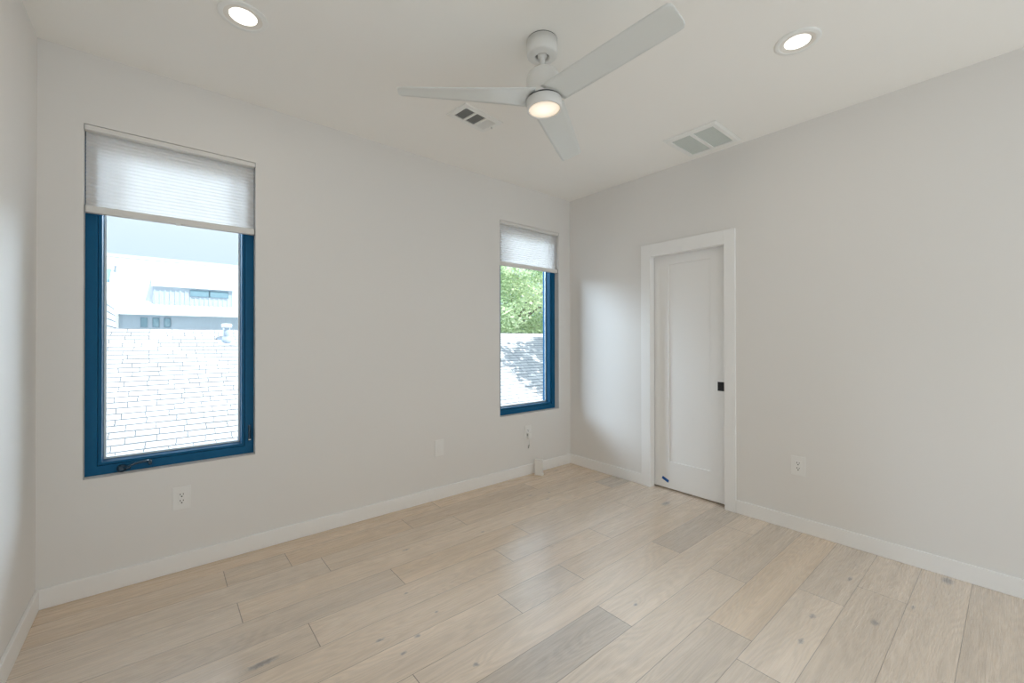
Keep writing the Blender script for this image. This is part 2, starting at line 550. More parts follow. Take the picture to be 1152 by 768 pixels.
# ------------------------------------------------------------------ mesh helpers
class MB:
    """collects shapes into one mesh"""

    def __init__(self):
        self.bm = bmesh.new()
        self.mx = Matrix.Identity(4)

    def _v(self, p):
        return self.bm.verts.new(self.mx @ Vector(p))

    def face(self, pts, smooth=False):
        f = self.bm.faces.new([self._v(p) for p in pts])
        f.smooth = smooth
        return f

    def box(self, x0, x1, y0, y1, z0, z1, bevel=0.0, seg=2):
        vs = [self._v((x, y, z)) for x in (x0, x1) for y in (y0, y1) for z in (z0, z1)]
        idx = [(0, 1, 3, 2), (4, 6, 7, 5), (0, 4, 5, 1), (2, 3, 7, 6), (0, 2, 6, 4), (1, 5, 7, 3)]
        fs = [self.bm.faces.new([vs[i] for i in q]) for q in idx]
        if bevel:
            es = list({e for f in fs for e in f.edges})
            bmesh.ops.bevel(self.bm, geom=es, offset=bevel, segments=seg, affect='EDGES', profile=0.5)
        return self

    def lathe(self, prof, c=(0, 0, 0), seg=48, axis='z', cap=True):
        """prof: list of (radius, height); revolved about the axis through c"""
        rings = []
        for (r, h) in prof:
            ring = []
            for k in range(seg):
                a = 2 * math.pi * k / seg
                x, y = r * math.cos(a), r * math.sin(a)
                p = {'z': (x, y, h), 'y': (x, h, y), 'x': (h, x, y)}[axis]
                ring.append(self._v((p[0] + c[0], p[1] + c[1], p[2] + c[2])))
            rings.append(ring)
        for i in range(len(rings) - 1):
            for k in range(seg):
                f = self.bm.faces.new((rings[i][k], rings[i][(k + 1) % seg], rings[i + 1][(k + 1) % seg], rings[i + 1][k]))
                f.smooth = True
        if cap:
            self.bm.faces.new(rings[0])
            self.bm.faces.new(list(reversed(rings[-1])))
        return self

    def tube(self, pts, r, seg=10, radii=None):
        pts = [Vector(p) for p in pts]
        rings = []
        up = Vector((0.13, 0.21, 0.97)).normalized()
        for i, p in enumerate(pts):
            d = (pts[min(i + 1, len(pts) - 1)] - pts[max(i - 1, 0)]).normalized()
            a = d.cross(up)
            if a.length < 0.05:
                a = d.cross(Vector((1, 0, 0)))
            a.normalize()
            bb = d.cross(a)
            rr = radii[i] if radii else r
            rings.append([self._v(p + (a * math.cos(2 * math.pi * k / seg) + bb * math.sin(2 * math.pi * k / seg)) * rr) for k in range(seg)])
        for i in range(len(rings) - 1):
            for k in range(seg):
                f = self.bm.faces.new((rings[i][k], rings[i][(k + 1) % seg], rings[i + 1][(k + 1) % seg], rings[i + 1][k]))
                f.smooth = True
        self.bm.faces.new(rings[0])
        self.bm.faces.new(list(reversed(rings[-1])))
        return self

    def prism(self, poly, y0, y1, plane='xz'):
        """a closed outline pushed from y0 to y1"""
        def P(a, b, t):
            return {'xz': (a, t, b), 'xy': (a, b, t), 'yz': (t, a, b)}[plane]
        A = [self._v(P(a, b, y0)) for a, b in poly]
        B = [self._v(P(a, b, y1)) for a, b in poly]
        n = len(poly)
        self.bm.faces.new(A)
        self.bm.faces.new(list(reversed(B)))
        for i in range(n):
            self.bm.faces.new((A[i], B[i], B[(i + 1) % n], A[(i + 1) % n]))
        return self

    def rect_ring(self, x0, x1, z0, z1, w, y0, y1, inset=0.0):
        """picture-frame ring in the xz plane, w wide, from y0 (room side) to y1; mitred; the inner room-side edge is sloped by inset"""
        o = [(x0, z0), (x1, z0), (x1, z1), (x0, z1)]
        i = [(x0 + w, z0 + w), (x1 - w, z0 + w), (x1 - w, z1 - w), (x0 + w, z1 - w)]
        j = [(x0 + w + inset, z0 + w + inset), (x1 - w - inset, z0 + w + inset), (x1 - w - inset, z1 - w - inset), (x0 + w + inset, z1 - w - inset)]
        of = [self._v((a, y0, b)) for a, b in o]
        ob = [self._v((a, y1, b)) for a, b in o]
        nf = [self._v((a, y0, b)) for a, b in i]
        nb = [self._v((a, y1, b)) for a, b in j]
        for k in range(4):
            l = (k + 1) % 4
            self.bm.faces.new((of[k], of[l], nf[l], nf[k]))
            self.bm.faces.new((nf[k], nf[l], nb[l], nb[k]))
            self.bm.faces.new((nb[k], nb[l], ob[l], ob[k]))
            self.bm.faces.new((ob[k], ob[l], of[l], of[k]))
        return self

    def build(self, name, material, parent=None, loc=None, bevel=0.0, smooth=False):
        bm = self.bm
        bmesh.ops.recalc_face_normals(bm, faces=bm.faces[:])
        me = bpy.data.meshes.new(name)
        if smooth:
            for f in bm.faces:
                f.smooth = True
        bm.to_mesh(me)
        bm.free()
        me.materials.append(material)
        o = bpy.data.objects.new(name, me)
        COL.objects.link(o)
        if parent is not None:
            o.parent = parent
        if loc is not None:
            o.location = loc
        if bevel:
            bv = o.modifiers.new('bevel', 'BEVEL')
            bv.width = bevel
            bv.segments = 2
            bv.limit_method = 'ANGLE'
            bv.angle_limit = R(40)
        return o


def tag(o, label=None, cat=None, group=None, kind=None):
    if label:
        o['label'] = label
    if cat:
        o['category'] = cat
    if group:
        o['group'] = group
    if kind:
        o['kind'] = kind
    return o


def thing(name, label, cat, loc=(0, 0, 0), group=None, kind=None, rotz=0.0):
    o = bpy.data.objects.new(name, None)
    o.empty_display_size = 0.05
    COL.objects.link(o)
    o.location = loc
    o.rotation_euler = (0, 0, rotz)
    return tag(o, label, cat, group, kind)


def copy_tree(o, parent=None):
    c = o.copy()
    COL.objects.link(c)
    c.parent = parent
    for ch in list(o.children):
        copy_tree(ch, c)
    return c


# ================================================================== ROOM SHELL
LX = -3.759            # left wall plane
BY = -4.40             # wall behind the camera
W1 = (-3.601, -2.853)  # left window opening
W2 = (-0.936, -0.167)  # right window opening
WS, WH = 0.586, 2.384  # sill and head
DO, DI = -0.954, -1.582   # door opening
DH = 2.015


def cells(mb, us, vs, holes, t0, t1, P):
    """a slab with rectangular holes: solid cells between us and vs, thickness t0..t1"""
    nu, nv = len(us) - 1, len(vs) - 1
    solid = lambda i, j: 0 <= i < nu and 0 <= j < nv and (i, j) not in holes
    for i in range(nu):
        for j in range(nv):
            if not solid(i, j):
                continue
            a, b, c, d = us[i], us[i + 1], vs[j], vs[j + 1]
            for t in (t0, t1):
                mb.face([P(a, c, t), P(b, c, t), P(b, d, t), P(a, d, t)])
            if not solid(i - 1, j):
                mb.face([P(a, c, t0), P(a, d, t0), P(a, d, t1), P(a, c, t1)])
            if not solid(i + 1, j):
                mb.face([P(b, c, t0), P(b, d, t0), P(b, d, t1), P(b, c, t1)])
            if not solid(i, j - 1):
                mb.face([P(a, c, t0), P(b, c, t0), P(b, c, t1), P(a, c, t1)])
            if not solid(i, j + 1):
                mb.face([P(a, d, t0), P(b, d, t0), P(b, d, t1), P(a, d, t1)])
    bmesh.ops.remove_doubles(mb.bm, verts=mb.bm.verts[:], dist=1e-5)
    return mb


mb = MB()
cells(mb, [LX, W1[0], W1[1], W2[0], W2[1], 0.0], [0, WS, WH, H], {(1, 1), (3, 1)}, 0.0, 0.20, lambda a, b, t: (a, t, b))
tag(mb.build('wall_back', M['wall']), kind='structure')

mb = MB()      # front leaf of the pocket wall, with the doorway
cells(mb, [BY - 0.2, DI - 0.02, DO + 0.02, 0.2], [0, DH + 0.02, H], {(1, 0)}, 0.0, 0.045, lambda a, b, t: (t, a, b))
mb.box(0.105, 0.145, BY - 0.2, 0.2, 0, H)
tag(mb.build('wall_right', M['wall']), kind='structure')

mb = MB()
mb.box(LX - 0.15, LX, BY - 0.2, 0.2, 0, H)
tag(mb.build('wall_left', M['wall']), kind='structure')

mb = MB()      # wall behind the camera, with a wide opening added to let fill light in
cells(mb, [LX, -3.56, -0.20, 0.0], [0, 0.12, 2.38, H], {(1, 1)}, BY - 0.2, BY, lambda a, b, t: (a, t, b))
tag(mb.build('wall_front', M['wall']), kind='structure')

mb = MB()
mb.box(LX - 0.15, 0.145, BY - 2.0, 0.2, H, H + 0.15)  # overhang past the rear wall added to keep sun out of the opening
tag(mb.build('ceiling', M['ceiling']), kind='structure')

# ---- floor: one mesh, a face per plank, joints where the photograph has them
PW = 0.1915
SEAM0 = 0.0235        # y of the row edge behind the baseboard
rows = {               # row: list of (joint x) from left to right, list of (tone, warm)
    0: ([-1.648], [(0.93, .85), (0.97, .85)]),
    1: ([-3.03, -2.724, -1.972, -0.804], [(0.98, .6), (0.93, .5), (0.93, .8), (0.84, .75), (1.00, .7)]),
    2: ([-2.569, -1.66], [(1.02, .25), (0.97, .45), (0.97, .55)]),
    3: ([-3.01, -0.275], [(0.98, .2), (1.06, .4), (0.84, .0)]),
    4: ([-2.306, -1.416], [(0.93, .3), (1.01, .55), (1.03, .25)]),
    5: ([-2.781, -1.723, -0.52], [(0.95, .35), (1.03, .4), (1.03, .2), (1.02, .2)]),
    6: ([-3.35, -1.05], [(1.01, .4), (1.03, .4), (1.02, .25)]),
    7: ([-1.986, -1.548], [(1.05, .35), (0.97, .2), (0.98, .4)]),
    8: ([-2.55, -0.888], [(1.04, .3), (1.02, .3), (0.80, .15)]),
    9: ([-1.671, -0.30], [(0.80, .1), (1.04, .25), (1.04, .25)]),
    10: ([-2.25, -0.918], [(1.03, .2), (1.02, .25), (0.90, .2)]),
    11: ([-1.356], [(0.93, .2), (1.02, .5)]),
    12: ([-1.51, -0.76], [(0.90, .2), (1.05, .2), (0.95, .15)]),
    13: ([-0.503], [(0.96, .2), (1.0, .2)]),
    14: ([-1.9], [(1.0, .2), (1.03, .2)]),
}
bm = bmesh.new()
uv_e = bm.loops.layers.uv.new('ends')
uv_s = bm.loops.layers.uv.new('sides')
col = bm.loops.layers.float_color.new('plank')
rnd = random.Random(5)
for r_ in range(0, 25):
    ya = SEAM0 - PW * r_
    yb = ya - PW
    if r_ in rows:
        js, tw = rows[r_]
    else:
        js = [LX + rnd.uniform(0.4, 1.6), LX + rnd.uniform(2.0, 3.4)]
        tw = [(rnd.uniform(0.88, 1.05), rnd.uniform(0.1, 0.5)) for _ in range(3)]
    xs = [LX - 0.4] + js + [0.104]
    for k in range(len(xs) - 1):
        xa, xb = xs[k], xs[k + 1]
        f = bm.faces.new([bm.verts.new(p) for p in ((xa, yb, 0), (xb, yb, 0), (xb, ya, 0), (xa, ya, 0))])
        c = (tw[k][0], rnd.random(), tw[k][1], 1)
        for lp in f.loops:
            x, y = lp.vert.co.x, lp.vert.co.y
            lp[uv_e].uv = (x - xa, xb - x)
            lp[uv_s].uv = (y - yb, ya - y)
            lp[col] = c
# thickness below the boards
ext = bmesh.ops.extrude_face_region(bm, geom=bm.faces[:])
for g in ext['geom']:
    if isinstance(g, bmesh.types.BMVert):
        g.co.z -= 0.12
bmesh.ops.recalc_face_normals(bm, faces=bm.faces[:])
me = bpy.data.meshes.new('floor')
bm.to_mesh(me)
bm.free()
me.materials.append(M['floor'])
fl = bpy.data.objects.new('floor', me)
COL.objects.link(fl)
tag(fl, kind='structure')

# ---- baseboards
BH, BT = 0.0965, 0.0145


def baseboard(name, x0, x1, y0, y1):
    b_ = MB().box(x0, x1, y0, y1, 0.0, BH)
    return tag(b_.build(name, M['trim'], bevel=0.003), kind='structure')


baseboard('baseboard_back', LX, 0.0, -BT, 0.0)
baseboard('baseboard_left', LX, LX + BT, BY, -BT)
baseboard('baseboard_right', -BT, 0.0, DO + 0.0915, -BT)
baseboard('baseboard_right', -BT, 0.0, BY, DI - 0.0815)

# ---- door: casing, jamb, pocket slab
door = thing('door_1', 'white recessed panel pocket door in white casing on right wall', 'door', (0, (DO + DI) / 2, 0), kind='structure')


def local(o, root):
    """parent keeping the world position"""
    o.parent = root
    o.location = -Vector(root.location)
    return o


CO, CD, CH = -0.863, -1.6625, 2.1225
mb = MB().box(-0.018, 0.0, DO, CO, 0, CH)
local(mb.build('casing', M['trim'], bevel=0.0025), door)
mb = MB().box(-0.018, 0.0, CD, DI, 0, CH)
local(mb.build('casing', M['trim'], bevel=0.0025), door)
mb = MB().box(-0.018, 0.0, DI, DO, DH, CH)
local(mb.build('casing', M['trim'], bevel=0.0025), door)
mb = MB()
mb.box(-0.001, 0.046, DO, DO + 0.02, 0, DH + 0.02)
mb.box(-0.001, 0.046, DI - 0.02, DI, 0, DH + 0.02)
mb.box(-0.001, 0.046, DI, DO, DH, DH + 0.02)
local(mb.build('jamb', M['trim']), door)
# slab: stiles and rails round a recessed panel
DX = 0.055
PY0, PY1, PZ0, PZ1 = -1.446, -1.086, 0.244, 1.935
SY0, SY1, SZ0, SZ1 = DI - 0.02, DO + 0.05, 0.012, DH + 0.018
mb = MB()
cells(mb, [SY0, PY0, PY1, SY1], [SZ0, PZ0, PZ1, SZ1], {(1, 1)}, DX, DX + 0.035, lambda a, b, t: (t, a, b))
slab = local(mb.build('door_slab', M['door'], bevel=0.0015), door)
mb = MB().box(DX + 0.011, DX + 0.025, PY0 - 0.005, PY1 + 0.005, PZ0 - 0.005, PZ1 + 0.005)
o = mb.build('panel', M['door'])
o.parent = slab
mb = MB()
mb.box(DX - 0.003, DX + 0.004, -1.555, -1.502, 0.888, 0.958, bevel=0.0015)
o = mb.build('flush_pull', M['black'])
o.parent = slab
o['label'] = 'black square flush pull'
mb = MB().box(DX - 0.0042, DX - 0.002, -1.548, -1.509, 0.896, 0.950, bevel=0.0008)
mb.lathe([(0.004, DX - 0.0062), (0.004, DX - 0.004)], (0, -1.5285, 0.923), 12, 'x')
o2 = mb.build('pull_plate', M['black'])
o2.parent = slab

# ================================================================== WINDOWS
REC = 0.059


def make_window(name, x0, x1, label, parts):
    w = thing(name, label, 'window', ((x0 + x1) / 2, REC, WS), kind='structure')
    y = REC
    mb = MB()
    mb.rect_ring(x0 + 0.0005, x1 - 0.0005, WS + 0.0005, WH - 0.0005, 0.047, y, 0.175, 0.0)
    fr = local(mb.build('frame', M['frame'], bevel=0.002), w)
    mb = MB()
    a = 0.047
    mb.rect_ring(x0 + a + 0.0015, x1 - a - 0.0015, WS + a + 0.0015, WH - a - 0.0015, 0.014, y + 0.008, 0.165, 0.008)
    sash = local(mb.build('sash', M['frame'], bevel=0.0015), w)
    b = a + 0.0235
    mb = MB()
    mb.rect_ring(x0 + b - 0.003, x1 - b + 0.003, WS + b - 0.003, WH - b + 0.003, 0.009, 0.122, 0.132)
    local(mb.build('glazing_spacer', M['spacer']), w)
    mb = MB().box(x0 + b - 0.004, x1 - b + 0.004, 0.126, 0.130, WS + b - 0.004, WH - b + 0.004)
    local(mb.build('pane', M['glass']), w)
    if parts:
        # folding crank on the bottom rail
        zc = WS + 0.026
        mb = MB()
        mb.lathe([(0.0, -0.012), (0.014, -0.012), (0.019, -0.008), (0.021, 0.0), (0.021, 0.006)], (x0 + 0.142, y - 0.004, zc - 0.006), 20, 'y')
        mb.box(x0 + 0.126, x0 + 0.176, y - 0.012, y, zc - 0.016, zc + 0.004, bevel=0.003)
        mb.tube([(x0 + 0.150, y - 0.016, zc - 0.004), (x0 + 0.172, y - 0.018, zc + 0.004), (x0 + 0.20, y - 0.018, zc + 0.014),
                 (x0 + 0.225, y - 0.018, zc + 0.018), (x0 + 0.252, y - 0.018, zc + 0.018)], 0.006, 10, radii=[.009, .007, .006, .006, .006])
        mb.lathe([(0.006, -0.026), (0.009, -0.024), (0.009, -0.004), (0.006, 0.0)], (x0 + 0.256, y, zc + 0.012), 14, 'y')
        mb.box(x0 + 0.248, x0 + 0.264, y - 0.010, y, zc - 0.008, zc + 0.022, bevel=0.003)
        local(mb.build('crank_handle', M['crank'], bevel=0.0), w)
        # lock lever on the right stile
        xl = x1 - 0.0235
        mb = MB()
        mb.box(xl - 0.007, xl + 0.007, y - 0.005, y + 0.001, WS + 0.075, WS + 0.175, bevel=0.002)
        mb.box(xl - 0.004, xl + 0.004, y - 0.014, y - 0.003, WS + 0.088, WS + 0.168, bevel=0.003)
        lock = local(mb.build('lock_lever', M['crank']), w)
        mb = MB().box(xl - 0.006, xl + 0.006, y - 0.016, y - 0.003, WS + 0.083, WS + 0.089, bevel=0.001)
        o = mb.build('lever_tip', M['spacer'])
        o.parent = lock
    return w


make_window('window_1', W1[0], W1[1], 'left blue framed window with crank handle, looking over pale shingles to a metal building', True)
make_window('window_2', W2[0], W2[1], 'right blue framed window beside the corner, looking out at a green tree', False)


# ================================================================== SHADES
def make_shade(x0, x1, zb, label):
    s = thing('cellular_shade', label, 'window shade', ((x0 + x1) / 2, 0.02, zb), group='cellular shades drawn part way down')
    g = 0.005
    hz = WH - 0.028
    mb = MB().box(x0 + 0.003, x1 - 0.003, -0.002, 0.050, hz, WH - 0.003, bevel=0.003)
    hr = local(mb.build('head_rail', M['rail']), s)
    # zig-zag cells
    mb = MB()
    z1, z0 = hz, zb + 0.036
    n = int(round((z1 - z0) / 0.0095 / 2)) * 2
    pf = []
    for k in range(n + 1):
        z = z1 + (z0 - z1) * k / n
        yy = 0.033 if k % 2 else 0.0375
        pf.append((yy, z))
    for k in range(n):
        (ya, za), (yb, zb_) = pf[k], pf[k + 1]
        mb.face([(x0 + g, ya, za), (x1 - g, ya, za), (x1 - g, yb, zb_), (x0 + g, yb, zb_)])
    fb = local(mb.build('pleated_fabric', M['fabric']), s)
    mb = MB().box(x0 + 0.004, x1 - 0.004, 0.014, 0.046, zb, zb + 0.036, bevel=0.004)
    br = local(mb.build('bottom_rail', M['rail']), s)
    xm = (x0 + x1) / 2
    mb = MB()
    mb.prism([(xm - 0.013, zb + 0.004), (xm + 0.013, zb + 0.004), (xm + 0.009, zb - 0.008), (xm - 0.009, zb - 0.008)], 0.010, 0.015)
    o = mb.build('pull_tab', M['clear'], bevel=0.001)
    o.parent = br
    o.location = (0, 0, 0)
    for xa, xb in ((x0 + 0.0015, x0 + 0.004), (x1 - 0.004, x1 - 0.0015)):
        mb = MB().box(xa, xb, 0.013, 0.047, zb - 0.001, zb + 0.037, bevel=0.0006)
        o = mb.build('end_cap', M['grey_metal'])
        o.parent = br
        mb = MB().box(xa, xb, -0.003, 0.041, hz - 0.001, WH - 0.002, bevel=0.0006)
        o = mb.build('end_cap', M['grey_metal'])
        o.parent = hr
    return s


make_shade(W1[0], W1[1], 1.941, 'white cellular shade in the left window, above blue sky and a metal building')
make_shade(W2[0], W2[1], 1.975, 'white cellular shade in the right window near the corner, above the green tree')


# ================================================================== CEILING FAN
HUB = Vector((-1.876, -1.532, H))
fan = thing('ceiling_fan', 'white three-blade ceiling fan with lit round lamp hanging from the ceiling', 'ceiling fan', HUB)
mb = MB()
mb.lathe([(0.030, -0.004), (0.0745, -0.004), (0.0745, -0.066), (0.072, -0.074), (0.066, -0.079), (0.040, -0.083), (0.034, -0.083), (0.034, -0.060)], seg=64, cap=False)
can = mb.build('canopy', M['fan_white'], fan)
mb = MB().lathe([(0.060, 0.0), (0.0725, 0.0), (0.0725, -0.004), (0.060, -0.004)], seg=64, cap=False)
mb.build('canopy_gasket', M['duct'], can)
mb = MB().lathe([(0.010, -0.050), (0.0335, -0.052), (0.0335, -0.0585), (0.010, -0.0585)], seg=32, cap=False)
mb.build('canopy_opening', M['slot'], can)
# what hangs below the ball leans a little
PIV = -0.070
lean = Vector((0.766, -0.643, 0)) * math.tan(R(2.2))
axis = Vector((lean.x, lean.y, -1)).normalized()
q = Vector((0, 0, -1)).rotation_difference(axis)
TILT = Matrix.Translation((0, 0, PIV)) @ q.to_matrix().to_4x4() @ Matrix.Translation((0, 0, -PIV))


def fanpart(mb, name, material, parent=fan, **k):
    bmesh.ops.transform(mb.bm, matrix=TILT, verts=mb.bm.verts[:])
    return mb.build(name, material, parent, **k)


mb = MB()
mb.lathe([(0.0, -0.050), (0.012, -0.051), (0.021, -0.058), (0.025, -0.068), (0.0235, -0.078), (0.015, -0.085), (0.0125, -0.087), (0.0125, -0.118), (0.014, -0.128)], seg=32, cap=False)
fanpart(mb, 'downrod', M['fan_white'])
mb = MB()
prof = [(0.013, -0.122), (0.016, -0.128), (0.024, -0.134), (0.040, -0.141), (0.056, -0.149), (0.069, -0.160), (0.0775, -0.174), (0.082, -0.192),
        (0.0825, -0.215), (0.0825, -0.280), (0.080, -0.282), (0.02, -0.282)]
mb.lathe(prof, seg=64, cap=False)
mot = fanpart(mb, 'motor_housing', M['fan_white'])
mb = MB().lathe([(0.02, -0.2815), (0.0785, -0.2815), (0.0785, -0.2925), (0.02, -0.2925)], seg=64, cap=False)
fanpart(mb, 'shadow_gap', M['slot'], mot)
mb = MB()
mb.lathe([(0.02, -0.291), (0.0840, -0.291), (0.0855, -0.2925), (0.0855, -0.336), (0.0840, -0.339), (0.0765, -0.339), (0.0745, -0.337), (0.0745, -0.333)], seg=64, cap=False)
ring = fanpart(mb, 'light_ring', M['fan_white'])
mb = MB()
lz = -0.333
mb.lathe([(0.0744, 0.002), (0.0744, 0.0), (0.066, -0.0025), (0.045, -0.0045), (0.02, -0.0055), (0.001, -0.006)], seg=64, cap=True)
lens = mb.build('light_lens', M['fan_lens'], ring)
lens.matrix_local = TILT @ Matrix.Translation((0, 0, lz))
lens['label'] = 'glowing warm round lens'



def blade_mesh(ang):
    """twisted tapered blade along +x then turned by ang"""
    mb = MB()
    mb.mx = TILT @ Matrix.Translation((0, 0, -0.281)) @ Matrix.Rotation(ang, 4, 'Z')
    N, K, t = 22, 8, 0.0026
    r0, r1 = 0.060, 0.690
    top, bot = [], []
    for i in range(N + 1):
        s = i / N if i < N - 7 else 1 - (1 - (N - 7) / N) * ((N - i) / 7) ** 2.2 if i < N else 1.0
        r = r0 + (r1 - r0) * s
        w = 0.168 + (0.128 - 0.168) * s
        rc = 0.022                                  # rounded tip corners
        dr = r1 - r
        cut = 0.0
        if dr < rc:
            cut = rc - math.sqrt(max(0.0, rc * rc - (rc - dr) ** 2))
        tw = R(1.0 + 14.0 * s ** 0.9)
        a, b_ = [], []
        for k in range(K + 1):
            c = (k / K - 0.5) * (w - 2 * cut)
            camber = 0.003 * (1 - (2 * c / w) ** 2)
            for lst, off in ((a, t), (b_, -t)):
                ed = 0.35 if k in (0, K) else 1.0
                y, z = c, camber + off * ed
                # the counter-clockwise edge (+y) hangs lower
                lst.append(mb._v((r, y * math.cos(tw) + z * math.sin(tw), -y * math.sin(tw) + z * math.cos(tw) - 0.013 * s)))
        top.append(a)
        bot.append(b_)
    bmf = mb.bm.faces
    for i in range(N):
        for k in range(K):
            for g, rev in ((top, False), (bot, True)):
                qd = [g[i][k], g[i + 1][k], g[i + 1][k + 1], g[i][k + 1]]
                f = bmf.new(list(reversed(qd)) if rev else qd)
                f.smooth = True
        bmf.new((top[i][0], bot[i][0], bot[i + 1][0], top[i + 1][0]))
        bmf.new((top[i][K], top[i + 1][K], bot[i + 1][K], bot[i][K]))
    for k in range(K):
        bmf.new((top[0][k], top[0][k + 1], bot[0][k + 1], bot[0][k]))
        bmf.new((top[N][k], bot[N][k], bot[N][k + 1], top[N][k + 1]))
    return mb


for a in (30.8, 150.8, 270.8):
    blade_mesh(R(a)).build('blade', M['blade'], fan)
fl_d = bpy.data.lights.new('fan_lamp', 'AREA')
fl_d.shape = 'DISK'
fl_d.size = 0.13
fl_d.energy = 0.7
fl_d.color = (1.0, 0.80, 0.58)
flo = bpy.data.objects.new('fan_lamp', fl_d)
COL.objects.link(flo)
flo.parent = ring
flo.matrix_local = TILT @ Matrix.Translation((0, 0, lz - 0.010))


# ================================================================== RECESSED DOWNLIGHTS
def downlight(x, y, label):
    d = thing('recessed_light', label, 'ceiling light', (x, y, H), group='recessed ceiling lights')
    mb = MB()
    mb.lathe([(0.097, 0.0), (0.097, -0.0035), (0.094, -0.0065), (0.078, -0.0075), (0.075, -0.0065), (0.075, 0.0)], seg=56, cap=False)
    mb.build('trim_ring', M['vent_white'], d)
    mb = MB()
    mb.lathe([(0.0752, -0.0062), (0.068, -0.0048), (0.0545, -0.0030), (0.0535, -0.0010)], seg=56, cap=False)
    mb.build('baffle', M['baffle'], d)
    mb = MB()
    mb.lathe([(0.0536, 0.0), (0.0536, -0.0026), (0.03, -0.0036), (0.001, -0.004)], seg=48)
    o = mb.build('light_lens', M['lens'], d)
    o['label'] = 'bright glowing lens'
    l_ = bpy.data.lights.new('downlight', 'AREA')
    l_.shape = 'DISK'
    l_.size = 0.10
    l_.energy = 1.2
    l_.color = (1.0, 0.90, 0.76)
    lo = bpy.data.objects.new('downlight', l_)
    COL.objects.link(lo)
    lo.parent = d
    lo.location = (0, 0, -0.009)
    return d


downlight(-3.018, -0.786, 'lit round recessed ceiling light above the left window')
downlight(-0.915, -2.325, 'lit round recessed ceiling light to the right of the ceiling fan')


# ================================================================== CEILING REGISTER AND RETURN GRILLE
def register():
    x0, x1, y0, y1 = -1.884, -1.556, -0.834, -0.642
    cx, cy = (x0 + x1) / 2, (y0 + y1) / 2
    g = thing('supply_register', 'small white ceiling register with three banks of louvres beside the fan', 'air vent', (cx, cy, H), rotz=R(6.5))
    hx, hy = (x1 - x0) / 2, (y1 - y0) / 2
    ix, iy = hx - 0.036, hy - 0.036
    zt = 0.0
    mb = MB()
    o_ = [(-hx, -hy), (hx, -hy), (hx, hy), (-hx, hy)]
    i_ = [(-ix, -iy), (ix, -iy), (ix, iy), (-ix, iy)]
    A = [mb._v((a, b, zt - 0.001)) for a, b in o_]
    B = [mb._v((a * 0.985, b * 0.975, zt - 0.008)) for a, b in o_]
    C = [mb._v((a, b, zt - 0.010)) for a, b in i_]
    D = [mb._v((a, b, zt - 0.001)) for a, b in i_]
    for k in range(4):
        l = (k + 1) % 4
        for P, Q in ((A, B), (B, C), (C, D), (D, A)):
            mb.bm.faces.new((P[k], P[l], Q[l], Q[k]))
    fr = mb.build('frame', M['vent_white'], g, bevel=0.001)
    mb = MB().box(-ix, ix, -iy, iy, zt - 0.003, zt - 0.001)
    mb.build('duct_opening', M['duct'], g)
    bw = (2 * ix - 2 * 0.014) / 3
    for j in range(2):
        xx = -ix + bw * (j + 1) + 0.014 * j
        mb = MB().box(xx, xx + 0.014, -iy, iy, zt - 0.011, zt - 0.003)
        mb.build('divider', M['vent_white'], g)
    for j in range(3):
        xa = -ix + j * (bw + 0.014)
        mb = MB()
        n = 7
        for k in range(n):
            xx = xa + (k + 0.5) * bw / n
            ang = R(-30 if j == 2 else 38)
            hw = 0.0031 if j == 2 else 0.0046
            dx, dz = hw * math.cos(ang), hw * math.sin(ang)
            t = 0.0006 if j == 2 else 0.0013
            zc = zt - 0.0085
            mb.prism([(xx - dx, zc - dz), (xx + dx, zc + dz), (xx + dx, zc + dz + 2 * t), (xx - dx, zc - dz + 2 * t)], -iy, iy, plane='xz')
        lv = mb.build('louvre_bank', M['vent_white'], g)
    mb = MB().tube([(ix + 0.012, -iy * 0.1, zt - 0.008), (ix + 0.014, -iy * 0.1, zt - 0.022)], 0.0025, 8)
    mb.build('damper_lever', M['grey_metal'], g)
    return g


register()


def return_grille():
    x0, x1, y0, y1 = -0.482, -0.072, -1.735, -1.352
    cx, cy = (x0 + x1) / 2, (y0 + y1) / 2
    g = thing('return_grille', 'square white return air grille with two grey mesh panels in the ceiling', 'air vent', (cx, cy, H))
    hx, hy = (x1 - x0) / 2, (y1 - y0) / 2
    ix, iy = hx - 0.045, hy - 0.040
    mb = MB()
    o_ = [(-hx, -hy), (hx, -hy), (hx, hy), (-hx, hy)]
    i_ = [(-ix, -iy), (ix, -iy), (ix, iy), (-ix, iy)]
    A = [mb._v((a, b, -0.001)) for a, b in o_]
    A2 = [mb._v((a, b, -0.006)) for a, b in o_]
    B = [mb._v((a * 0.93, b * 0.93, -0.010)) for a, b in o_]
    B2 = [mb._v((a * 0.92, b * 0.92, -0.0125)) for a, b in o_]
    C = [mb._v((a, b, -0.0135)) for a, b in i_]
    D = [mb._v((a, b, -0.002)) for a, b in i_]
    for k in range(4):
        l = (k + 1) % 4
        for P, Q in ((A, A2), (A2, B), (B, B2), (B2, C), (C, D), (D, A)):
            mb.bm.faces.new((P[k], P[l], Q[l], Q[k]))
    mb.build('frame', M['vent_white'], g)
    mb = MB().box(-ix, ix, -0.012, 0.012, -0.0135, -0.002)
    mb.build('divider', M['vent_white'], g)
    for s in (-1, 1):
        ya, yb = (0.012, iy) if s > 0 else (-iy, -0.012)
        mb = MB().box(-ix, ix, ya, yb, -0.006, -0.003)
        pn = mb.build('filter_panel', M['filter'], g)
        mb = MB()
        n = 16
        for k in range(n):
            xx = -ix + (k + 0.5) * 2 * ix / n
            mb.prism([(xx - 0.004, -0.006), (xx - 0.0028, -0.006), (xx + 0.0036, -0.011), (xx + 0.0024, -0.011)], ya, yb, plane='xz')
        mb.build('louvres', M['filter'], pn)
    return g


return_grille()


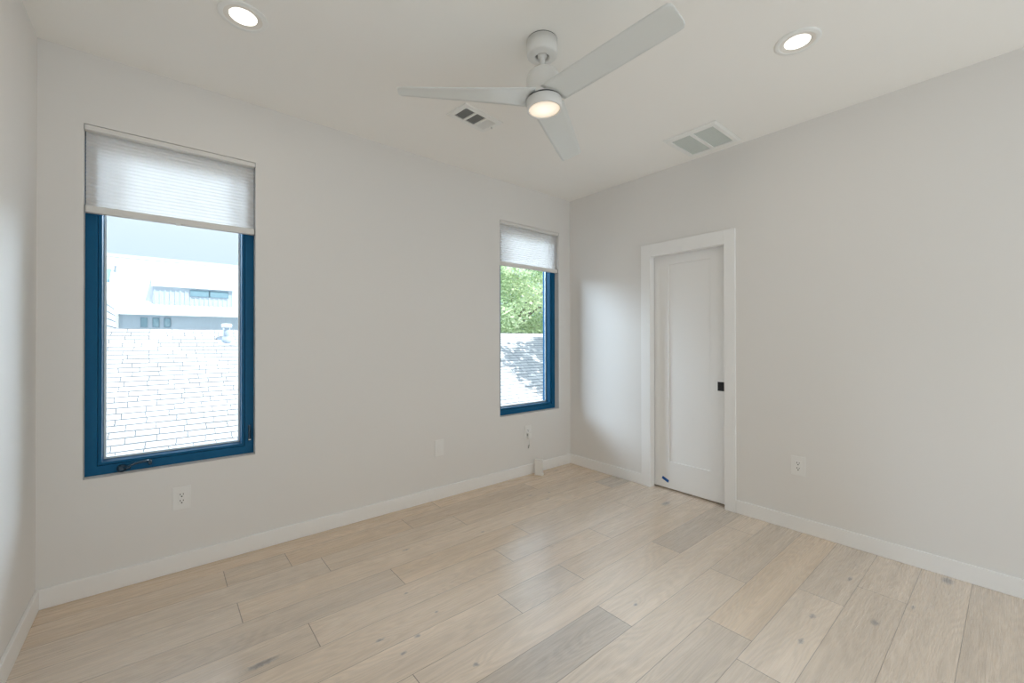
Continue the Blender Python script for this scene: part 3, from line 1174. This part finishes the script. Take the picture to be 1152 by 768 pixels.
# ================================================================== WALL PLATES
def rounded_box(mb, cx, cz, hw, hh, y0, y1, r=0.003):
    mb.box(cx - hw, cx + hw, y0, y1, cz - hh, cz + hh, bevel=r)


def duplex_outlet(name, label, group):
    """built facing -Y about the origin on the wall plane y=0"""
    t = thing(name, label, 'outlet', group=group)
    mb = MB().box(-0.041, 0.041, -0.0055, 0.0, -0.064, 0.064, bevel=0.002)
    pl = mb.build('wall_plate', M['white_plastic'], t)
    mb = MB().box(-0.0175, 0.0175, -0.0075, -0.002, -0.0345, 0.0345, bevel=0.0012)
    rc = mb.build('receptacle', M['white_plastic'], t)
    for s in (1, -1):
        zc = 0.0175 * s
        for xx, hh in ((-0.0066, 0.0048), (0.0066, 0.0038)):
            mb = MB().box(xx - 0.0016, xx + 0.0016, -0.0078, -0.006, zc + 0.004 - hh, zc + 0.004 + hh)
            mb.build('slot', M['slot'], rc)
        mb = MB().lathe([(0.0036, -0.0079), (0.0036, -0.006)], (0, 0, zc - 0.0082), 14, 'y')
        mb.build('ground_hole', M['slot'], rc)
    for s in (1, -1):
        mb = MB().lathe([(0.0028, -0.0064), (0.0028, -0.005)], (0, 0, 0.048 * s), 12, 'y')
        mb.build('screw', M['white_plastic'], pl)
    return t


OG = 'white duplex wall outlets'
o1 = duplex_outlet('wall_outlet', 'white duplex outlet low on the wall under the left window', OG)
o1.location = (-3.209, 0, 0.405)
o2 = copy_tree(o1)
o2['label'] = 'white duplex outlet low on the right wall, right of the door'
o2.location = (0, -2.060, 0.438)
o2.rotation_euler = (0, 0, R(-90))
o3 = copy_tree(o1)
o3['label'] = 'white duplex outlet below the corner window with a white plug in it'
o3.location = (-0.600, 0, 0.405)

bp = thing('blank_plate', 'blank white wall plate low between the two windows', 'wall plate', (-1.567, 0, 0.414))
mb = MB().box(-0.041, 0.041, -0.0055, 0.0, -0.066, 0.066, bevel=0.002)
pl = mb.build('cover', M['white_plastic'], bp)
mb = MB().box(-0.017, 0.017, -0.0068, -0.004, -0.0335, 0.0335, bevel=0.001)
mb.build('insert', M['white_plastic'], bp)
for s in (1, -1):
    mb = MB().lathe([(0.0028, -0.0064), (0.0028, -0.005)], (0, 0, 0.050 * s), 12, 'y')
    mb.build('screw', M['white_plastic'], pl)

# plug with a short dangling lead
pa = thing('power_adapter', 'small white plug with a short dangling lead in the outlet by the corner', 'plug', (-0.600, -0.0082, 0.385))
mb = MB().box(-0.022, 0.018, -0.030, 0.0, -0.036, 0.018, bevel=0.004)
bd = mb.build('body', M['white_plastic'], pa)
mb = MB().box(-0.0228, -0.0212, -0.024, -0.006, -0.012, 0.010, bevel=0.0006)
mb.build('side_vent', M['grey_metal'], bd)
mb = MB().tube([(0.0, -0.016, -0.034), (0.001, -0.016, -0.045), (0.003, -0.014, -0.075), (0.001, -0.012, -0.098)], 0.0022, 8)
ld = mb.build('lead', M['white_plastic'], pa)
mb = MB().tube([(0.001, -0.012, -0.096), (-0.003, -0.011, -0.112), (-0.007, -0.010, -0.130)], 0.005, 10, radii=[0.0045, 0.0055, 0.0045])
o = mb.build('connector', M['grey_metal'], pa)
o['label'] = 'grey connector tip'

# slim upright box on the floor by the baseboard
bx = thing('small_box', 'slim white upright box standing on floor against the baseboard near the corner', 'box', (-0.530, -0.082, 0.0), rotz=R(-60.0))
mb = MB().box(-0.038, 0.038, -0.018, 0.016, 0.0, 0.150, bevel=0.002)
b0 = mb.build('body', M['card'], bx)
mb = MB().box(-0.034, 0.034, -0.0195, -0.017, 0.006, 0.144, bevel=0.001)
mb.build('front_panel', M['card'], bx)
mb = MB().box(-0.039, 0.039, -0.019, 0.017, 0.126, 0.1515, bevel=0.002)
mb.build('lid', M['card'], bx)
mb = MB().box(0.020, 0.044, -0.022, 0.014, 0.0, 0.022, bevel=0.002)
mb.build('foot', M['card'], bx)

# strip of blue tape on the door
tp = MB()
tp.mx = Matrix.Translation((DX - 0.0012, -1.054, 0.082)) @ Matrix.Rotation(R(24), 4, 'X')
tp.box(-0.0006, 0.001, -0.032, 0.032, -0.012, 0.012)
tag(tp.build('tape_strip', M['tape']), 'short strip of blue tape stuck low on the white door', 'tape')

# ================================================================== OUTSIDE
mb = MB().box(-60, 60, 0.2, 90, -4.2, -4.0)
tag(mb.build('ground', M['ground']), kind='structure')

# ---- shingled house next door
RS = 0.5306
RY, RZ = 7.6, 1.512
EY = 1.7
EZ = RZ - (RY - EY) * RS
nh = thing('neighbor_house', 'neighbouring house with a pale shingle roof just below the windows', 'house', (0, RY, -4.0))
LEN = math.hypot(1, RS)


def slope_mesh(polys):
    """shingled faces with slope uv (x, distance along the slope)"""
    bm_ = bmesh.new()
    uvl = bm_.loops.layers.uv.new('slope')
    for poly in polys:
        f = bm_.faces.new([bm_.verts.new(p) for p, _ in poly])
        for lp, (_, u) in zip(f.loops, poly):
            lp[uvl].uv = u
    return bm_


def roof_slab(name, x0, x1, ya, za, yb, zb, parent, t=0.12):
    L_ = math.hypot(yb - ya, zb - za)
    top = [((x0, ya, za), (x0, 0)), ((x1, ya, za), (x1, 0)), ((x1, yb, zb), (x1, L_)), ((x0, yb, zb), (x0, L_))]
    bot = [((x0, ya, za - t), (x0, 0)), ((x1, ya, za - t), (x1, 0)), ((x1, yb, zb - t), (x1, L_)), ((x0, yb, zb - t), (x0, L_))]
    polys = [top, bot[::-1]]
    for k in range(4):
        l = (k + 1) % 4
        polys.append([top[k], bot[k], bot[l], top[l]])
    bm_ = slope_mesh(polys)
    bmesh.ops.recalc_face_normals(bm_, faces=bm_.faces[:])
    me_ = bpy.data.meshes.new(name)
    bm_.to_mesh(me_)
    bm_.free()
    me_.materials.append(M['shingle'])
    o_ = bpy.data.objects.new(name, me_)
    COL.objects.link(o_)
    return local(o_, parent)


roof_slab('roof_slope', -16, 7.6, EY, EZ, RY, RZ, nh)
roof_slab('roof_slope', -16, 7.6, 2 * RY - EY, EZ, RY, RZ, nh)
mb = MB()
mb.box(-15.6, 7.3, EY + 0.4, EY + 0.6, -4.0, EZ + 0.05)
mb.box(-15.6, 7.3, 2 * RY - EY - 0.6, 2 * RY - EY - 0.4, -4.0, EZ + 0.05)
for xx in (-15.6, 7.1):
    mb.prism([(EY + 0.4, -4.0), (2 * RY - EY - 0.4, -4.0), (2 * RY - EY - 0.4, EZ + 0.05), (RY, RZ - 0.2), (EY + 0.4, EZ + 0.05)], xx, xx + 0.2, plane='yz')
local(mb.build('house_wall', M['stucco']), nh)
# cross gable that rises at the left of the ridge
bm_ = slope_mesh([
    [((-4.10, 7.45, 1.44), (0, 0)), ((-4.10, 10.2, 1.44), (2.75, 0)), ((-4.14, 10.2, 2.06), (2.75, 0.62)), ((-4.14, 7.45, 2.06), (0, 0.62))],
    [((-4.14, 7.45, 2.06), (0, 0.62)), ((-4.14, 10.2, 2.06), (2.75, 0.62)), ((-6.6, 10.2, 3.3), (2.75, 3.4)), ((-6.6, 7.45, 3.3), (0, 3.4))],
    [((-4.10, 7.45, 1.44), (0, 0)), ((-4.14, 7.45, 2.06), (0, .62)), ((-6.6, 7.45, 3.3), (2.6, 1.9)), ((-9.1, 7.45, 2.06), (5, .6)), ((-9.1, 7.45, 1.44), (5, 0))],
    [((-6.6, 7.45, 3.3), (0, 3.4)), ((-6.6, 10.2, 3.3), (2.75, 3.4)), ((-9.1, 10.2, 1.44), (2.75, 0)), ((-9.1, 7.45, 1.44), (0, 0))],
])
me_ = bpy.data.meshes.new('gable')
bm_.to_mesh(me_)
bm_.free()
me_.materials.append(M['shingle'])
gb = bpy.data.objects.new('gable', me_)
COL.objects.link(gb)
local(gb, nh)
# plumbing vent on the slope
vx, vy, vz = -2.303, 7.133, 1.264
mb = MB()
mb.lathe([(0.058, -0.10), (0.058, 0.20), (0.060, 0.28)], (vx, vy, vz), 24)
vp = local(mb.build('vent_pipe', M['siding']), nh)
mb = MB().lathe([(0.060, 0.275), (0.088, 0.285), (0.090, 0.335), (0.070, 0.352), (0.01, 0.358)], (vx, vy, vz), 28)
o = mb.build('cap', M['metal_roof'])
o.parent = vp
mb = MB().lathe([(0.064, 0.10), (0.078, 0.05), (0.105, -0.06), (0.06, -0.06)], (vx, vy, vz), 24, cap=False)
mb.mx = Matrix.Translation((vx, vy, vz)) @ Matrix.Rotation(math.atan(RS), 4, 'X')
mb.box(-0.15, 0.13, -0.16, 0.13, -0.006, 0.012, bevel=0.003)
o = mb.build('flashing', M['flashing'])
o.parent = vp

# ---- white metal building behind it
mbld = thing('metal_building', 'white metal building with standing seam roof and dormer beyond the shingles', 'building', (-2, 24, -4.0))
ey, ez, ry, rz = 24.0, 2.83, 28.0, 5.86
ms = (rz - ez) / (ry - ey)
X0, X1 = -16.0, 14.0
mb = MB()
mb.box(X0 + .2, X1 - .2, ey + 0.05, 2 * ry - ey - 0.05, -4.0, ez + 0.02)
xx = X0 + 0.3
while xx < X1 - 0.3:
    if -8 < xx < 3:
        mb.box(xx, xx + 0.035, ey + 0.02, ey + 0.06, -4.0, ez - 0.02)
    xx += 0.15
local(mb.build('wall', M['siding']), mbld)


def seam_slab(mb, x0, x1, ya, za, yb, zb, t=0.08, pitch=0.42):
    mb.prism([(ya, za), (yb, zb), (yb, zb - t), (ya, za - t)], x0, x1, plane='yz')
    x = x0 + 0.02
    while x < x1 - 0.02:
        mb.prism([(ya, za - 0.01), (yb, zb - 0.01), (yb, zb + 0.035), (ya, za + 0.035)], x, x + 0.025, plane='yz')
        x += pitch


mb = MB()
seam_slab(mb, X0, X1, ey - 0.25, ez - 0.25 * ms, ry, rz)
local(mb.build('roof_slope', M['metal_roof']), mbld)
mb = MB()
seam_slab(mb, X0, X1, 2 * ry - ey + 0.25, ez - 0.25 * ms, ry, rz, pitch=1.0)
local(mb.build('roof_slope', M['metal_roof']), mbld)
mb = MB().prism([(ry - 0.22, rz - 0.14), (ry, rz + 0.05), (ry + 0.22, rz - 0.14), (ry + 0.22, rz - 0.10), (ry, rz + 0.09), (ry - 0.22, rz - 0.10)], X0, X1, plane='yz')
local(mb.build('ridge_cap', M['flashing']), mbld)
gz = ez - 0.25 * ms
mb = MB().box(X0, X1, ey - 0.38, ey - 0.25, gz - 0.13, gz - 0.01, bevel=0.02)
local(mb.build('gutter', M['metal_roof']), mbld)
mb = MB().box(-4.99, -4.87, ey - 0.08, ey + 0.02, -4.0, gz - 0.1, bevel=0.015)
mb.box(-4.99, -4.87, ey - 0.32, ey - 0.02, gz - 0.22, gz - 0.12, bevel=0.015)
local(mb.build('downspout', M['metal_roof']), mbld)
for xa in (-4.11, -3.67, -3.24):
    w_, h_ = 0.24, 0.46
    mb = MB().rect_ring(xa, xa + w_ + 0.02, 1.93, 1.93 + h_, 0.03, ey - 0.02, ey + 0.04)
    fr = local(mb.build('window', M['ext_frame']), mbld)
    mb = MB().box(xa + 0.03, xa + w_ - 0.01, ey + 0.0, ey + 0.035, 1.96, 1.90 + h_)
    o = mb.build('pane', M['ext_glass'])
    o.parent = fr
# dormer
dy, dx0, dx1, dz = 24.3, -3.66, -0.347, 4.07
dyb, dzb = 26.75, ez + (26.75 - ey) * ms
mb = MB()
zlo = ez + (dy - ey) * ms - 0.05
mb.prism([(dy, zlo), (dy, dz), (dyb, dzb - 0.05), (dyb, dzb - 0.15)], dx0, dx1, plane='yz')
x = dx0 + 0.05
while x < dx1:
    mb.box(x, x + 0.05, dy - 0.03, dy + 0.01, zlo, dz - 0.02)
    x += 0.20
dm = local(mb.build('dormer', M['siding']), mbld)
mb = MB()
seam_slab(mb, dx0 - 0.06, dx1 + 0.06, dy - 0.10, dz - 0.03, dyb + 0.1, dzb + 0.035, t=0.07)
o = mb.build('dormer_roof', M['metal_roof'])
o.parent = dm
mb = MB().box(dx0 - 0.06, dx1 + 0.06, dyb + 0.02, dyb + 0.12, dzb + 0.03, dzb + 0.11)
o = mb.build('roof_flashing', M['flashing'])
o.parent = dm
mb = MB().box(dx0 - 0.1, dx1 + 0.1, dy - 0.10, dy - 0.02, zlo - 0.03, zlo + 0.02)
o = mb.build('apron', M['flashing'])
o.parent = dm
mb = MB()
wx0, wx1, wz0, wz1, wm = -2.21, -0.545, 3.555, 3.89, -1.38
mb.rect_ring(wx0, wm + 0.02, wz0, wz1, 0.035, dy - 0.05, dy)
mb.rect_ring(wm - 0.02, wx1, wz0, wz1, 0.035, dy - 0.05, dy)
o = mb.build('dormer_window', M['ext_frame'])
o.parent = dm
mb = MB().box(wx0 + 0.03, wx1 - 0.03, dy - 0.034, dy - 0.005, wz0 + 0.03, wz1 - 0.03)
o = mb.build('pane', M['ext_glass'])
o.parent = dm
# skylight and pipe on the roof
mb = MB()
sy0, sy1 = 25.75, 26.6
mb.prism([(sy0, ez + (sy0 - ey) * ms), (sy1, ez + (sy1 - ey) * ms), (sy1, ez + (sy1 - ey) * ms + 0.16), (sy0, ez + (sy0 - ey) * ms + 0.16)], -5.75, -5.30, plane='yz')
sk = local(mb.build('skylight', M['ext_glass'], bevel=0.02), mbld)
pz = ez + (26.6 - ey) * ms
mb = MB().lathe([(0.05, -0.1), (0.05, 0.28), (0.075, 0.29), (0.075, 0.34)], (-5.16, 26.6, pz), 16)
local(mb.build('roof_pipe', M['flashing']), mbld)


# ---- trees
def tree(name, label, base, h, cc, rad, nleaf, leaf, seed, group):
    rg = random.Random(seed)
    t = thing(name, label, 'tree', base, group=group)
    bx_, by_, bz_ = base
    mb = MB()
    top = Vector((cc[0] - bx_, cc[1] - by_, cc[2] - bz_))
    pts = [Vector((0, 0, 0)), Vector((0.06, 0.02, top.z * 0.3)), Vector((top.x * 0.5, top.y * 0.5, top.z * 0.7)), top, top + Vector((0.3, 0.2, rad[2] * 0.6))]
    mb.tube(pts, 0.2, 12, radii=[0.30, 0.23, 0.18, 0.12, 0.04])
    tr_ = mb.build('trunk', M['bark'], t)
    cl = []
    while len(cl) < 70:
        v = Vector((rg.uniform(-1, 1), rg.uniform(-1, 1), rg.uniform(-1, 1)))
        if 0.25 < v.length < 1:
            cl.append((v, rg.random()))
    mb = MB()
    for v, _ in cl[:26]:
        e = top + Vector((v.x * rad[0], v.y * rad[1], v.z * rad[2])) * 0.9
        s = top * rg.uniform(0.75, 1.0)
        mid = (s + e) / 2 + Vector((0, 0, 0.25))
        mb.tube([s, mid, e], 0.04, 6, radii=[0.075, 0.05, 0.015])
    mb.build('branches', M['bark'], t)
    bm_ = bmesh.new()
    lay = bm_.faces.layers.float.new('tone')
    for i in range(nleaf):
        v, tn = cl[i % len(cl)]
        c = top + Vector((v.x * rad[0], v.y * rad[1], v.z * rad[2]))
        cr = 0.30 * min(rad)
        while True:
            d = Vector((rg.uniform(-1, 1), rg.uniform(-1, 1), rg.uniform(-1, 1)))
            if d.length < 1:
                break
        p = c + Vector((d.x, d.y, d.z * 0.75)) * cr
        a = Vector((rg.gauss(0, 1), rg.gauss(0, 1), rg.gauss(0, 0.5))).normalized()
        b2 = a.orthogonal().normalized()
        b2.rotate(Matrix.Rotation(rg.uniform(0, 6.28), 3, a))
        s = leaf * rg.uniform(0.6, 1.3)
        nn = a.cross(b2)
        vs = [bm_.verts.new(p - a * s * 0.5), bm_.verts.new(p + b2 * s * 0.30 + nn * s * 0.06), bm_.verts.new(p + a * s * 0.55), bm_.verts.new(p - b2 * s * 0.30 + nn * s * 0.06)]
        f = bm_.faces.new(vs)
        f[lay] = min(1.0, max(0.0, 0.5 * tn + 0.5 * rg.random()))
    me2 = bpy.data.meshes.new('foliage')
    bm_.to_mesh(me2)
    bm_.free()
    me2.materials.append(M['leaf'])
    fo = bpy.data.objects.new('foliage', me2)
    COL.objects.link(fo)
    fo.parent = t
    return t


tree('leafy_tree', 'light green leafy tree behind the shingle ridge, seen through the corner window', (12.0, 14.6, -4.0), 8, (11.3, 14.2, 3.0), (4.2, 3.4, 4.0), 30000, 0.18, 3, None)
tree('shade_tree', 'leafy tree right of the shingle roof that casts dappled shade on it', (9.6, 3.2, -4.0), 9, (7.9, 3.2, 5.6), (2.2, 1.9, 1.9), 4200, 0.26, 9, None)
